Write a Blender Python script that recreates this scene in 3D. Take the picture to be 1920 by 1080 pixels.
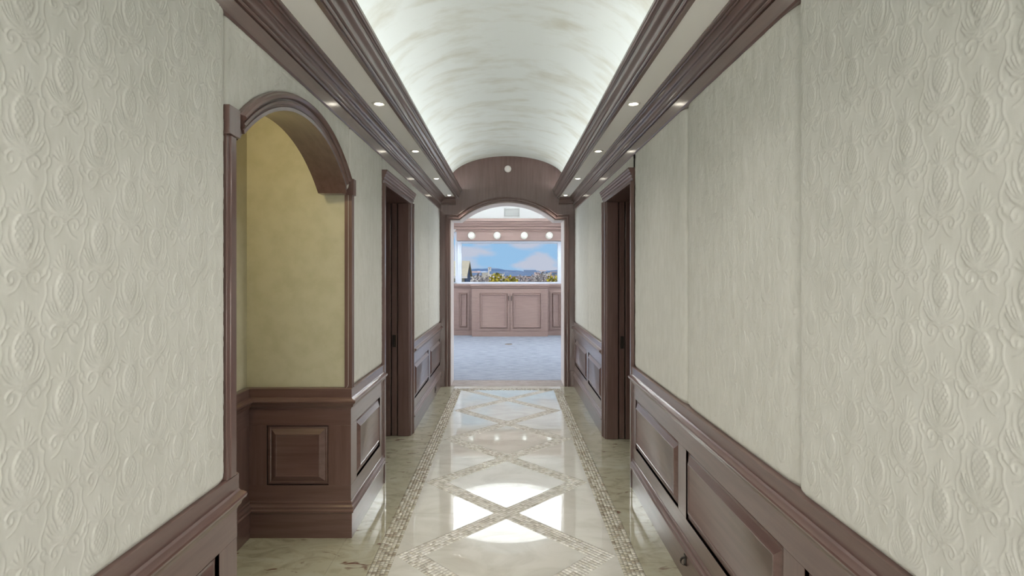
import bpy, bmesh, math, random
import numpy as np
from mathutils import Vector

for o in list(bpy.data.objects):
    bpy.data.objects.remove(o)
random.seed(7)
SC = bpy.context.scene
COL = SC.collection

# ------------------------------------------------------------------ camera, world, lights, exposure
FPX = 1030.0                                   # focal length in pixels of the 1920 px wide frame
H = 1.55                                       # eye height
cam = bpy.data.cameras.new('camera')
cam.sensor_width = 36.0
cam.lens = FPX / 1920 * 36.0
cam.shift_x = 7 / 1920
cam.shift_y = -30 / 1920
cam.clip_start = 0.02
cam.clip_end = 6000
camo = bpy.data.objects.new('camera', cam)
COL.objects.link(camo)
camo.location = (0.012, 0, H)
camo.rotation_euler = (math.radians(90), 0, 0)
SC.camera = camo

SC.view_settings.view_transform = 'Standard'
SC.view_settings.look = 'None'
SC.view_settings.gamma = 1
SC.view_settings.use_curve_mapping = False
SC.view_settings.exposure = 1.5

COOL = (0.86, 0.93, 1.0)
WARM = (1.0, 0.86, 0.62)
P_BACK = 34.0        # added fill light behind the camera
P_DOME = 26.0        # added glow ring in the round tray, brightens dome and far room
P_ROOM = 43.0  # each added side fill light of the far room
P_COVE = 5.2         # emission of the cove strips under the barrel vault
P_SPOT = 16.0         # each recessed downlight
P_NICHE = 6.5
SKY = 0.49

wd = bpy.data.worlds.new('sky')
SC.world = wd
wd.use_nodes = True
nt = wd.node_tree
nt.nodes.clear()
n_out = nt.nodes.new('ShaderNodeOutputWorld')
n_bg = nt.nodes.new('ShaderNodeBackground')
n_tc = nt.nodes.new('ShaderNodeTexCoord')
n_map = nt.nodes.new('ShaderNodeMapping')
n_map.inputs['Scale'].default_value = (11, 11, 26)
n_map.inputs['Location'].default_value = (2.3, 0.4, 0.9)
n_noi = nt.nodes.new('ShaderNodeTexNoise')
n_noi.inputs['Scale'].default_value = 1.0
n_noi.inputs['Detail'].default_value = 3
n_noi.inputs['Roughness'].default_value = 0.45
n_cr = nt.nodes.new('ShaderNodeValToRGB')
n_cr.color_ramp.elements[0].position = 0.40
n_cr.color_ramp.elements[0].color = (0.235, 0.40, 0.57, 1)
n_cr.color_ramp.elements[1].position = 0.50
n_cr.color_ramp.elements[1].color = (0.40, 0.425, 0.49, 1)
nt.links.new(n_tc.outputs['Generated'], n_map.inputs['Vector'])
nt.links.new(n_map.outputs['Vector'], n_noi.inputs['Vector'])
nt.links.new(n_noi.outputs['Fac'], n_cr.inputs['Fac'])
nt.links.new(n_cr.outputs['Color'], n_bg.inputs['Color'])
n_bg.inputs['Strength'].default_value = SKY
nt.links.new(n_bg.outputs['Background'], n_out.inputs['Surface'])

sun = bpy.data.lights.new('sun', 'SUN')
sun.energy = 1.3
sun.angle = 0.01
sun.color = (1, 0.95, 0.86)
suno = bpy.data.objects.new('sun', sun)
COL.objects.link(suno)
suno.location = (-40, -30, 60)
suno.rotation_euler = (math.radians(52), 0, math.radians(-58))

def area(name, loc, rot, sx, sy, power, color, spread=180):
    l = bpy.data.lights.new(name, 'AREA')
    l.shape = 'RECTANGLE'
    l.size, l.size_y = sx, sy
    l.energy = power
    l.color = color
    l.spread = math.radians(spread)
    o = bpy.data.objects.new(name, l)
    COL.objects.link(o)
    o.location = loc
    o.rotation_euler = rot
    return o

# added soft fill light behind the camera, with no opening built there
area('fill_behind_camera', (0, -2.3, 0.95), (math.radians(-90), 0, 0), 1.7, 1.7, P_BACK, (1.0, 0.97, 0.92))
# added fill lights along the far room's solid side walls
area('room_fill_left', (-3.05, 10.6, 1.75), (0, math.radians(-90), 0), 2.4, 4.2, P_ROOM, COOL)
area('room_fill_right', (3.05, 10.6, 1.75), (0, math.radians(90), 0), 2.4, 4.2, P_ROOM, COOL)

# ------------------------------------------------------------------ materials
MATS = {}
def mat(name, color, rough=0.5, spec=0.5, coat=0.0, coat_rough=0.1, noise=None, bump=None, metal=0.0, emit=None):
    """noise = (scale xyz, colour 2, lo, hi, detail); bump = (scale xyz, strength, distance)"""
    m = bpy.data.materials.new(name)
    m.use_nodes = True
    t = m.node_tree
    b = t.nodes['Principled BSDF']
    b.inputs['Base Color'].default_value = (*color, 1)
    b.inputs['Roughness'].default_value = rough
    b.inputs['Specular IOR Level'].default_value = spec
    b.inputs['Metallic'].default_value = metal
    b.inputs['Coat Weight'].default_value = coat
    b.inputs['Coat Roughness'].default_value = coat_rough
    geo = t.nodes.new('ShaderNodeNewGeometry')
    def tex(scale, detail=5, rough_=0.55, dist=0.0):
        mp = t.nodes.new('ShaderNodeVectorMath')
        mp.operation = 'MULTIPLY'
        mp.inputs[1].default_value = scale
        t.links.new(geo.outputs['Position'], mp.inputs[0])
        n = t.nodes.new('ShaderNodeTexNoise')
        n.inputs['Scale'].default_value = 1
        n.inputs['Detail'].default_value = detail
        n.inputs['Roughness'].default_value = rough_
        n.inputs['Distortion'].default_value = dist
        t.links.new(mp.outputs[0], n.inputs['Vector'])
        return n
    if noise:
        sc, c2, lo, hi, det = noise[:5]
        n = tex(sc, det, 0.6, noise[5] if len(noise) > 5 else 0.0)
        r = t.nodes.new('ShaderNodeValToRGB')
        r.color_ramp.elements[0].position = lo
        r.color_ramp.elements[0].color = (*color, 1)
        r.color_ramp.elements[1].position = hi
        r.color_ramp.elements[1].color = (*c2, 1)
        t.links.new(n.outputs['Fac'], r.inputs['Fac'])
        t.links.new(r.outputs['Color'], b.inputs['Base Color'])
        m['ramp'] = r.name
    if bump:
        sc, st, di = bump
        n2 = tex(sc, 3)
        bp = t.nodes.new('ShaderNodeBump')
        bp.inputs['Strength'].default_value = st
        bp.inputs['Distance'].default_value = di
        t.links.new(n2.outputs['Fac'], bp.inputs['Height'])
        t.links.new(bp.outputs['Normal'], b.inputs['Normal'])
    if emit:
        b.inputs['Emission Color'].default_value = (*emit[0], 1)
        b.inputs['Emission Strength'].default_value = emit[1]
    MATS[name] = m
    return m

WOOD = (0.140, 0.081, 0.070)
WOOD2 = (0.106, 0.058, 0.049)
mat('wood_y', WOOD, 0.30, 0.5, 0.75, 0.17, ((34, 2.2, 34), WOOD2, 0.40, 0.68, 4), ((90, 6, 90), 0.06, 0.002))
mat('wood_z', WOOD, 0.30, 0.5, 0.75, 0.17, ((34, 34, 2.2), WOOD2, 0.40, 0.68, 4), ((90, 90, 6), 0.06, 0.002))
mat('wood_x', WOOD, 0.30, 0.5, 0.75, 0.17, ((2.2, 34, 34), WOOD2, 0.40, 0.68, 4), ((6, 90, 90), 0.06, 0.002))
mat('cabinet_wood', (0.26, 0.175, 0.152), 0.42, 0.5, 0.2, 0.25, ((3, 30, 30), (0.22, 0.145, 0.126), 0.4, 0.7, 4))
mat('fabric', (0.585, 0.585, 0.54), 0.78, 0.25, noise=((26, 26, 9), (0.64, 0.64, 0.60), 0.35, 0.65, 5), bump=((700, 700, 900), 0.25, 0.0006))
mat('niche_plaster', (0.50, 0.48, 0.36), 0.8, 0.2, noise=((9, 9, 9), (0.45, 0.43, 0.31), 0.4, 0.65, 5), bump=((260, 260, 260), 0.2, 0.0008))
mat('vault_plaster', (0.66, 0.68, 0.645), 0.65, 0.25, noise=((2.4, 5.5, 2.4), (0.46, 0.43, 0.33), 0.48, 0.86, 6, 0.15), bump=((6, 40, 6), 0.10, 0.002))
mat('soffit_paint', (0.90, 0.90, 0.87), 0.6, 0.25)
mat('white_paint', (0.78, 0.79, 0.78), 0.5, 0.3)
mat('lit_reveal_tone', (0.66, 0.60, 0.58), 0.35, 0.4)  # pale tone puts the light on the portal reveal into colour
mat('plaster_core', (0.45, 0.44, 0.40), 0.9, 0.1)
mat('grout', (0.30, 0.285, 0.24), 0.8, 0.1)
mat('marble_field', (0.58, 0.575, 0.53), 0.02, 0.5, noise=((2.6, 4.2, 2), (0.47, 0.455, 0.405), 0.42, 0.75, 7, 1.2))
mat('marble_border', (0.36, 0.345, 0.26), 0.025, 0.5, noise=((5, 9, 4), (0.24, 0.215, 0.15), 0.46, 0.74, 8, 1.6))
mat('threshold_stone', (0.26, 0.215, 0.18), 0.25, 0.5, noise=((6, 14, 5), (0.36, 0.32, 0.30), 0.4, 0.7, 6, 1.0))
mat('carpet', (0.30, 0.32, 0.375), 0.95, 0.05, noise=((5, 14, 3), (0.20, 0.215, 0.26), 0.4, 0.7, 7), bump=((60, 60, 60), 0.5, 0.01))
mat('dark_metal', (0.035, 0.028, 0.024), 0.35, 0.5, metal=0.6)
mat('frame_white', (0.56, 0.60, 0.68), 0.4, 0.4)
mat('lamp_trim', (0.72, 0.71, 0.66), 0.35, 0.5)
mat('lamp_glow', (0.9, 0.9, 0.85), 0.4, 0.2, emit=((1.0, 0.93, 0.78), 4.0))
mat('globe_bulb', (0.95, 0.94, 0.9), 0.3, 0.4, emit=((1.0, 0.97, 0.9), 0.22))
mat('cove_led', (0.9, 0.9, 0.9), 0.5, 0.2, emit=((0.93, 0.97, 1.0), P_COVE))
mat('dome_fill_glow', (0.9, 0.9, 0.9), 0.5, 0.2, emit=((0.95, 0.98, 1.0), P_DOME))  # glow of the added ring, lights dome and carpet
mat('detector_plastic', (0.80, 0.76, 0.72), 0.4, 0.4)
mat('vent_grey', (0.55, 0.56, 0.54), 0.5, 0.3)
mat('lawn', (0.30, 0.28, 0.20), 0.9, 0.1, noise=((0.08, 0.08, 0.08), (0.42, 0.38, 0.32), 0.4, 0.6, 5))
mat('roof_tile', (0.52, 0.47, 0.35), 0.8, 0.2, noise=((2.5, 7, 7), (0.42, 0.38, 0.30), 0.4, 0.65, 4))
mat('house_wall', (0.50, 0.47, 0.38), 0.8, 0.2)
mat('gable_shade_siding', (0.085, 0.13, 0.24), 0.7, 0.2, noise=((0.5, 0.5, 14), (0.06, 0.09, 0.17), 0.4, 0.6, 2))  # shade on the gable side put into its dark blue colour
mat('yellow_foliage', (0.52, 0.43, 0.05), 0.8, 0.1, noise=((0.9, 0.9, 0.9), (0.16, 0.16, 0.03), 0.4, 0.62, 4))
mat('bare_twigs', (0.30, 0.27, 0.28), 0.9, 0.1, noise=((0.8, 0.8, 0.8), (0.45, 0.42, 0.42), 0.4, 0.62, 4))
mat('bark', (0.12, 0.08, 0.06), 0.9, 0.1)
mat('city_pale', (0.62, 0.60, 0.57), 0.8, 0.2)
mat('city_pink', (0.50, 0.36, 0.32), 0.8, 0.2)
mat('city_slate', (0.13, 0.19, 0.30), 0.8, 0.2)
mat('city_glass', (0.10, 0.13, 0.20), 0.2, 0.5)
mat('far_hills', (0.10, 0.17, 0.30), 0.95, 0.05, noise=((0.012, 0.012, 0.05), (0.46, 0.52, 0.62), 0.52, 0.62, 5))

for _n in ('marble_field', 'marble_border'):
    MATS[_n].node_tree.nodes['Principled BSDF'].inputs['IOR'].default_value = 1.85

# mosaic: each tile carries its own stone tint
m = bpy.data.materials.new('mosaic_stone')
m.use_nodes = True
_t = m.node_tree
_b = _t.nodes['Principled BSDF']
_a = _t.nodes.new('ShaderNodeAttribute')
_a.attribute_name = 'tint'
_t.links.new(_a.outputs['Color'], _b.inputs['Base Color'])
_b.inputs['Roughness'].default_value = 0.04
_b.inputs['IOR'].default_value = 1.75
MATS['mosaic_stone'] = m

# red-brown veins in the border marble
def add_veins(name, col, scale, lo, hi):
    t = MATS[name].node_tree
    b = t.nodes['Principled BSDF']
    src = b.inputs['Base Color'].links[0].from_socket
    geo = t.nodes.new('ShaderNodeNewGeometry')
    mp = t.nodes.new('ShaderNodeVectorMath'); mp.operation = 'MULTIPLY'
    mp.inputs[1].default_value = scale
    t.links.new(geo.outputs['Position'], mp.inputs[0])
    n = t.nodes.new('ShaderNodeTexNoise')
    n.inputs['Scale'].default_value = 1; n.inputs['Detail'].default_value = 4; n.inputs['Distortion'].default_value = 1.0
    t.links.new(mp.outputs[0], n.inputs['Vector'])
    r = t.nodes.new('ShaderNodeMapRange')
    r.inputs['From Min'].default_value = lo; r.inputs['From Max'].default_value = hi
    t.links.new(n.outputs['Fac'], r.inputs['Value'])
    mx = t.nodes.new('ShaderNodeMix'); mx.data_type = 'RGBA'
    t.links.new(r.outputs['Result'], mx.inputs['Factor'])
    t.links.new(src, mx.inputs[6])
    mx.inputs[7].default_value = (*col, 1)
    t.links.new(mx.outputs[2], b.inputs['Base Color'])
add_veins('marble_border', (0.13, 0.065, 0.045), (7, 16, 5), 0.63, 0.70)
add_veins('marble_border', (0.40, 0.39, 0.31), (3, 6, 5), 0.56, 0.72)

# clear window / globe glass: thin sheet
def glass(name, tint, refl):
    m = bpy.data.materials.new(name)
    m.use_nodes = True
    t = m.node_tree
    t.nodes.clear()
    o = t.nodes.new('ShaderNodeOutputMaterial')
    tr = t.nodes.new('ShaderNodeBsdfTransparent'); tr.inputs['Color'].default_value = (*tint, 1)
    gl = t.nodes.new('ShaderNodeBsdfGlossy'); gl.inputs['Roughness'].default_value = 0.02
    fr = t.nodes.new('ShaderNodeFresnel'); fr.inputs['IOR'].default_value = refl
    mx = t.nodes.new('ShaderNodeMixShader')
    t.links.new(fr.outputs['Fac'], mx.inputs['Fac'])
    t.links.new(tr.outputs[0], mx.inputs[1]); t.links.new(gl.outputs[0], mx.inputs[2])
    t.links.new(mx.outputs[0], o.inputs['Surface'])
    MATS[name] = m
glass('window_glass', (0.97, 0.98, 1.0), 1.08)
glass('globe_glass', (0.96, 0.97, 0.97), 1.35)

# ------------------------------------------------------------------ helpers
def wpos(o):
    p = Vector((0, 0, 0))
    while o is not None:
        p += Vector(o.location); o = o.parent
    return p

def place(name, me, m, parent, pivot=None, sharp=35):
    """link a mesh given in world coordinates as one object whose origin is its base centre"""
    n = len(me.vertices)
    co = np.empty(n * 3, 'f'); me.vertices.foreach_get('co', co); co = co.reshape(-1, 3)
    lo, hi = co.min(0), co.max(0)
    pv = Vector(((lo[0] + hi[0]) / 2, (lo[1] + hi[1]) / 2, lo[2])) if pivot is None else Vector(pivot)
    co = co - np.array(pv, 'f')
    me.vertices.foreach_set('co', co.ravel())
    me.materials.append(MATS[m] if isinstance(m, str) else m)
    if sharp is not None:
        me.polygons.foreach_set('use_smooth', [True] * len(me.polygons))
        me.set_sharp_from_angle(angle=math.radians(sharp))
    me.update()
    o = bpy.data.objects.new(name, me)
    COL.objects.link(o)
    if parent:
        o.parent = parent
        o.location = pv - wpos(parent)
    else:
        o.location = pv
    return o

def obj(name, bm, m, parent=None, pivot=None, sharp=35, bevel=0.0):
    bmesh.ops.recalc_face_normals(bm, faces=bm.faces)
    me = bpy.data.meshes.new(name)
    bm.to_mesh(me); bm.free()
    o = place(name, me, m, parent, pivot, sharp)
    if bevel:
        b = o.modifiers.new('bevel', 'BEVEL'); b.width = bevel; b.segments = 2; b.limit_method = 'ANGLE'
        b.angle_limit = math.radians(40)
    return o

def empty(name, loc, parent=None):
    o = bpy.data.objects.new(name, None)
    COL.objects.link(o)
    o.empty_display_size = 0.1
    o.location = Vector(loc) - (wpos(parent) if parent else Vector((0, 0, 0)))
    o.parent = parent
    return o

def tag(o, label, cat, group=None, kind=None):
    o['label'] = label; o['category'] = cat
    if group: o['group'] = group
    if kind: o['kind'] = kind
    return o

def struct(o, label, cat):
    return tag(o, label, cat, kind='structure')

def hexa(bm, c):
    v = [bm.verts.new(p) for p in c]
    for f in ((0, 1, 2, 3), (4, 5, 6, 7), (0, 1, 5, 4), (1, 2, 6, 5), (2, 3, 7, 6), (3, 0, 4, 7)):
        bm.faces.new([v[i] for i in f])

def box(bm, fr, s0, s1, h0, h1, d0, d1):
    hexa(bm, [fr(s0, h0, d0), fr(s1, h0, d0), fr(s1, h1, d0), fr(s0, h1, d0),
              fr(s0, h0, d1), fr(s1, h0, d1), fr(s1, h1, d1), fr(s0, h1, d1)])

def wbox(bm, x0, x1, y0, y1, z0, z1):
    box(bm, lambda s, h, d: (s, d, h), x0, x1, z0, z1, y0, y1)

def prism(bm, fr, prof, s0, s1, m0=0, m1=0):
    a = [bm.verts.new(fr(s0 + m0 * d, h, d)) for d, h in prof]
    b = [bm.verts.new(fr(s1 + m1 * d, h, d)) for d, h in prof]
    n = len(prof)
    for i in range(n):
        j = (i + 1) % n
        bm.faces.new([a[i], a[j], b[j], b[i]])
    bm.faces.new(a); bm.faces.new(b[::-1])

def rings(bm, fr, s0, s1, h0, h1, prof):
    loops = []
    for ins, d in prof:
        loops.append([bm.verts.new(fr(*p, d)) for p in ((s0 + ins, h0 + ins), (s1 - ins, h0 + ins), (s1 - ins, h1 - ins), (s0 + ins, h1 - ins))])
    for a, b in zip(loops, loops[1:]):
        for i in range(4):
            j = (i + 1) % 4
            bm.faces.new([a[i], a[j], b[j], b[i]])
    bm.faces.new(loops[-1])

def sweep(bm, fr, path, prof, flip=1):
    """sweep profile (offset o to the left of travel * flip, height d) along a 2-D path with mitred corners"""
    rows = []
    P = [Vector(p) for p in path]
    for i, p in enumerate(P):
        t0 = (P[i] - P[i - 1]).normalized() if i > 0 else (P[1] - P[0]).normalized()
        t1 = (P[i + 1] - P[i]).normalized() if i < len(P) - 1 else t0
        n0 = Vector((-t0.y, t0.x)); n1 = Vector((-t1.y, t1.x))
        n = (n0 + n1)
        n = n / max(0.3, n.dot(n0)) * flip if n.length > 1e-6 else n0 * flip
        rows.append([bm.verts.new(fr(p.x + n.x * o, p.y + n.y * o, d)) for o, d in prof])
    k = len(prof)
    for a, b in zip(rows, rows[1:]):
        for i in range(k):
            j = (i + 1) % k
            bm.faces.new([a[i], a[j], b[j], b[i]])
    bm.faces.new(rows[0]); bm.faces.new(rows[-1][::-1])

def lathe(bm, prof, centre, axis='z', seg=32, a0=0, a1=2 * math.pi):
    """revolve (r, t) about an axis through centre"""
    cx, cy, cz = centre
    full = abs(a1 - a0 - 2 * math.pi) < 1e-6
    cols = []
    for i in range(seg if full else seg + 1):
        a = a0 + (a1 - a0) * i / seg
        c, s = math.cos(a), math.sin(a)
        if axis == 'z':
            cols.append([bm.verts.new((cx + r * c, cy + r * s, cz + t)) for r, t in prof])
        else:
            cols.append([bm.verts.new((cx + r * c, cy + t, cz + r * s)) for r, t in prof])
    n = len(cols)
    for i in range(n if full else n - 1):
        A, B = cols[i], cols[(i + 1) % n]
        for k in range(len(prof) - 1):
            bm.faces.new([A[k], A[k + 1], B[k + 1], B[k]])
    bmesh.ops.remove_doubles(bm, verts=bm.verts, dist=1e-5)

NB = bmesh.new

# frames: (along, height, out of the wall) -> world
W = 0.919
Y_END = 7.45
NX = -1.512          # back of the side passage
NY = 3.22            # its far wall
LF = lambda s, h, d: (-W + d, s, h)
RF = lambda s, h, d: (W - d, s, h)
EF = lambda s, h, d: (s, Y_END - d, h)
NBF = lambda s, h, d: (NX + d, s, h)
NEF = lambda s, h, d: (s, NY - d, h)

Z_WOOD = 0.872
Z_FRZ = 2.388
Z_SOF = 2.56
Y0 = -2.4

# doors: opening along the hall
DL0, DL1 = 4.13, 5.20
DR0, DR1 = 4.05, 5.10
CW = 0.10

# ------------------------------------------------------------------ wall cores
def core(side, fr, spans, name, label):
    bm = NB()
    for (s0, s1, h0, h1, d0, d1) in spans:
        box(bm, fr, s0, s1, h0, h1, d0, d1)
    o = obj(name, bm, 'plaster_core', sharp=None)
    return struct(o, label, 'wall')

TH = 0.157
wall_left = core('l', LF, [
    (Y0, 1.85, 0, 2.64, -TH, -0.03),
    (3.245, DL0, 0, 2.64, -0.60, -0.03),
    (DL0, DL1, 2.22, 2.64, -0.32, -0.03),
    (DL1 + 0.005, Y_END, 0, 2.64, -0.115, -0.03),
    (DL1 + 0.005, Y_END, 0, 2.64, -0.32, -0.19),
    (Y0, 3.22, 2.66, 2.70, -0.60, -0.03),
    (0.5, 0.6, 0, 2.66, -0.60, -TH)], 'wall_left', 'long hall wall with the arched recess and a pocket doorway')
wall_right = core('r', RF, [
    (Y0, DR0, 0, 2.64, -0.20, -0.03),
    (DR0, DR1, 2.22, 2.64, -0.32, -0.03),
    (DR1 + 0.005, Y_END, 0, 2.64, -0.115, -0.03),
    (DR1 + 0.005, Y_END, 0, 2.64, -0.32, -0.19)], 'wall_right', 'long hall wall of padded panels opposite the arched recess')

# side passage behind the arch: plain plaster walls
bm = NB(); box(bm, NEF, NX - 0.1, -W - 0.004, 0, 2.66, -0.04, -0.016)
wall_pe = struct(obj('wall_passage_end', bm, 'niche_plaster', sharp=None), 'plain plaster wall closing the arched recess beside the pier', 'wall')
bm = NB(); box(bm, NBF, 0.6, NY + 0.03, 0, 2.66, -0.08, -0.016)
wall_pb = struct(obj('wall_passage_back', bm, 'niche_plaster', sharp=None), 'plain plaster wall deep inside the arched recess', 'wall')

# shell that keeps daylight out of the building around the hall
bm = NB()
wbox(bm, -3.3, 3.3, Y0 - 0.2, Y_END + 0.3, 4.30, 4.40)
wbox(bm, -3.4, -3.3, Y0 - 0.2, 14.2, -0.1, 4.4)
wbox(bm, 3.3, 3.4, Y0 - 0.2, 14.2, -0.1, 4.4)
wbox(bm, -3.4, 3.4, Y0 - 0.3, Y0 - 0.2, -0.1, 4.4)
wbox(bm, -3.4, 3.4, Y_END + 0.3, 14.2, 4.30, 4.40)
struct(obj('wall_outer', bm, 'plaster_core', sharp=None), 'outer walls and roof slab of the building around the hall', 'wall')

# ------------------------------------------------------------------ floor
L45 = 1.048
YC = 3.53
XB0, XB1 = 0.605, 0.714
Y_BAND = 7.20
bm = NB()
wbox(bm, -3.3, 3.3, Y0 - 0.2, Y_END + 0.4, -0.06, -0.0035)
floor = struct(obj('floor', bm, 'grout', sharp=None), 'polished marble hall floor with diamond mosaic bands', 'floor')

def slab(poly, m, name='marble_slab', z1=0.0, z0=-0.012, gap=0.0008):
    cx = sum(p[0] for p in poly) / len(poly); cy = sum(p[1] for p in poly) / len(poly)
    bm = NB()
    P = []
    for x, y in poly:
        d = math.hypot(x - cx, y - cy)
        k = 1 - gap / max(d, 1e-3) * 1.3
        P.append((cx + (x - cx) * k, cy + (y - cy) * k))
    top = [bm.verts.new((x, y, z1)) for x, y in P]
    bot = [bm.verts.new((x, y, z0)) for x, y in P]
    bm.faces.new(top); bm.faces.new(bot[::-1])
    for i in range(len(P)):
        j = (i + 1) % len(P)
        bm.faces.new([top[i], bot[i], bot[j], top[j]])
    return obj(name, bm, m, floor, sharp=None)

TT = L45 / math.sqrt(2) / 33          # mosaic pitch
HB = 2.5 * TT * math.sqrt(2)          # half diagonal of a band crossing
ks = range(-3, 4)
YLO = YC - 3.5 * L45
for k in ks:
    yc = YC + k * L45
    # diamond from this crossing to the next one
    a, b = yc + HB, yc + L45 - HB
    ym = yc + L45 / 2
    half = L45 / 2 - HB
    if b < Y_BAND:
        slab([(0, a), (half, ym), (0, b), (-half, ym)], 'marble_field')
    else:
        yt = Y_BAND
        if ym < yt:
            slab([(0, a), (half, ym), (half - (yt - ym), yt), (-half + (yt - ym), yt), (-half, ym)], 'marble_field')
        else:
            slab([(0, a), (yt - a, yt), (-(yt - a), yt)], 'marble_field')
    for sgn in (-1, 1):
        for up in (-1, 1):
            slab([(sgn * HB, yc), (sgn * XB0, yc), (sgn * XB0, yc + up * (XB0 - HB))], 'marble_field')
slab([(-XB0, Y0), (XB0, Y0), (XB0, YLO), (-XB0, YLO)], 'marble_field')
# border slabs along both walls
def border(sgn, y_first):
    n0 = int(math.floor((y_first - Y0) / 0.47))
    y = y_first - n0 * 0.47
    ys = [Y0] + [y + i * 0.47 for i in range(60) if Y0 + 0.05 < y + i * 0.47 < Y_END - 0.15] + [Y_END]
    for a, b in zip(ys, ys[1:]):
        slab([(sgn * XB1, a), (sgn * (W + 0.01), a), (sgn * (W + 0.01), b), (sgn * XB1, b)], 'marble_border')
border(1, 2.93); border(-1, 3.12)
# recess floor and door thresholds
for i in range(4):
    a, b = 0.62 + i * 0.65, 0.62 + (i + 1) * 0.65
    slab([(-W - 0.01, a), (NX, a), (NX, min(b, NY)), (-W - 0.01, min(b, NY))], 'marble_border')
for sgn, a, b in ((-1, DL0, DL1), (1, DR0, DR1)):
    slab([(sgn * (W + 0.01), a), (sgn * (W + 0.33), a), (sgn * (W + 0.33), b), (sgn * (W + 0.01), b)], 'marble_border')
slab([(-XB1, Y_BAND + 0.11), (XB1, Y_BAND + 0.11), (XB1, Y_END), (-XB1, Y_END)], 'marble_field')

def mosaic(name, tiles, palette, t, gap=0.0022):
    """tiles: (x, y, ux, uy, wx, wy) centre, unit along, size"""
    n = len(tiles)
    T = np.array(tiles)
    c = T[:, 0:2]; u = T[:, 2:4]; v = np.stack([-u[:, 1], u[:, 0]], 1)
    hw = (T[:, 4:5] - gap) / 2; hh = (T[:, 5:6] - gap) / 2
    vs = []
    for (a, b) in ((-1, -1), (1, -1), (1, 1), (-1, 1)):
        p = c + u * hw * a + v * hh * b
        vs.append(np.concatenate([p, np.zeros((n, 1))], 1))
    for (a, b) in ((-1, -1), (1, -1), (1, 1), (-1, 1)):
        p = c + u * hw * a + v * hh * b
        vs.append(np.concatenate([p, np.full((n, 1), -0.006)], 1))
    V = np.stack(vs, 1).reshape(-1, 3)
    base = np.arange(n)[:, None] * 8
    F = []
    for f in ((0, 1, 2, 3), (0, 4, 5, 1), (1, 5, 6, 2), (2, 6, 7, 3), (3, 7, 4, 0)):
        F.append(base + np.array(f)[None])
    F = np.stack(F, 1).reshape(-1, 4)
    me = bpy.data.meshes.new(name)
    me.vertices.add(len(V)); me.vertices.foreach_set('co', V.ravel().astype('f'))
    me.loops.add(F.size); me.loops.foreach_set('vertex_index', F.ravel().astype('i'))
    me.polygons.add(len(F)); me.polygons.foreach_set('loop_start', np.arange(0, F.size, 4, dtype='i'))
    me.update(calc_edges=True)
    rs = np.random.RandomState(3)
    pal = np.array(palette)
    ci = rs.randint(0, len(pal), n)
    colr = pal[ci] * (0.88 + 0.24 * rs.rand(n, 1))
    colr = np.repeat(np.concatenate([colr, np.ones((n, 1))], 1), 8, 0)
    at = me.color_attributes.new('tint', 'FLOAT_COLOR', 'POINT')
    at.data.foreach_set('color', colr.ravel().astype('f'))
    o = place(name, me, 'mosaic_stone', floor, sharp=None)
    o['kind'] = 'stuff'
    o['label'] = 'mosaic of small polished beige and brown stone squares'
    return o

PAL = [(0.68, 0.67, 0.61), (0.74, 0.73, 0.68), (0.61, 0.59, 0.52), (0.70, 0.69, 0.63), (0.54, 0.52, 0.45)]
PALB = [(0.48, 0.46, 0.37), (0.54, 0.52, 0.44), (0.40, 0.37, 0.28), (0.46, 0.44, 0.36), (0.33, 0.29, 0.22), (0.58, 0.56, 0.48)]
r2 = math.sqrt(0.5)
til = []
for i in range(-240, 260):
    for j in range(-240, 260):
        bi = ((i + 2) % 33) <= 4; bj = ((j + 2) % 33) <= 4
        if not (bi or bj): continue
        p, q = i * TT, j * TT
        x = (p - q) * r2; y = (p + q) * r2 + YC
        if abs(x) > XB0 - 0.01 or y < YLO - 0.3 or y > Y_BAND - 0.02: continue
        if abs(x) > L45 / 2 + 0.001 and not (bi and bj): continue
        til.append((x, y, r2, r2, TT, TT))
mosaic('mosaic_band', til, PAL, TT)
til = []
tb = (XB1 - XB0) / 5
rnd = random.Random(5)
for sgn in (-1, 1):
    for c in range(5):
        y = Y0
        while y < Y_BAND + 0.11:
            l = tb * rnd.choice((1, 1, 1, 0.6, 1.5))
            l = min(l, Y_BAND + 0.11 - y + 1e-4)
            til.append((sgn * (XB0 + (c + 0.5) * tb), y + l / 2, 1, 0, tb, max(l, 0.004)))
            y += l
for c in range(5):
    x = -XB0
    while x < XB0 - 0.005:
        til.append((x + tb / 2, Y_BAND + (c + 0.5) * tb, 1, 0, tb, tb)); x += tb
mosaic('mosaic_border', til, PALB, tb)

bm = NB(); wbox(bm, -0.775, 0.775, Y_END, 7.86, -0.02, 0.002)
wbox(bm, -3.25, 3.25, 7.70, 7.861, -0.02, -0.001)
obj('stone_threshold', bm, 'threshold_stone', floor, sharp=None)

# ------------------------------------------------------------------ embossed fabric: pineapple damask relief
def bez(pts, n=14):
    P = np.array(pts, float)
    t = np.linspace(0, 1, n * (len(P) - 1) + 1) * (len(P) - 1)
    out = []
    for x in t:
        i = min(int(x), len(P) - 2); f = x - i
        p0 = P[max(i - 1, 0)]; p1 = P[i]; p2 = P[i + 1]; p3 = P[min(i + 2, len(P) - 1)]
        out.append(0.5 * ((2 * p1) + (-p0 + p2) * f + (2 * p0 - 5 * p1 + 4 * p2 - p3) * f * f + (-p0 + 3 * p1 - 3 * p2 + p3) * f ** 3))
    return np.array(out)

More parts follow.
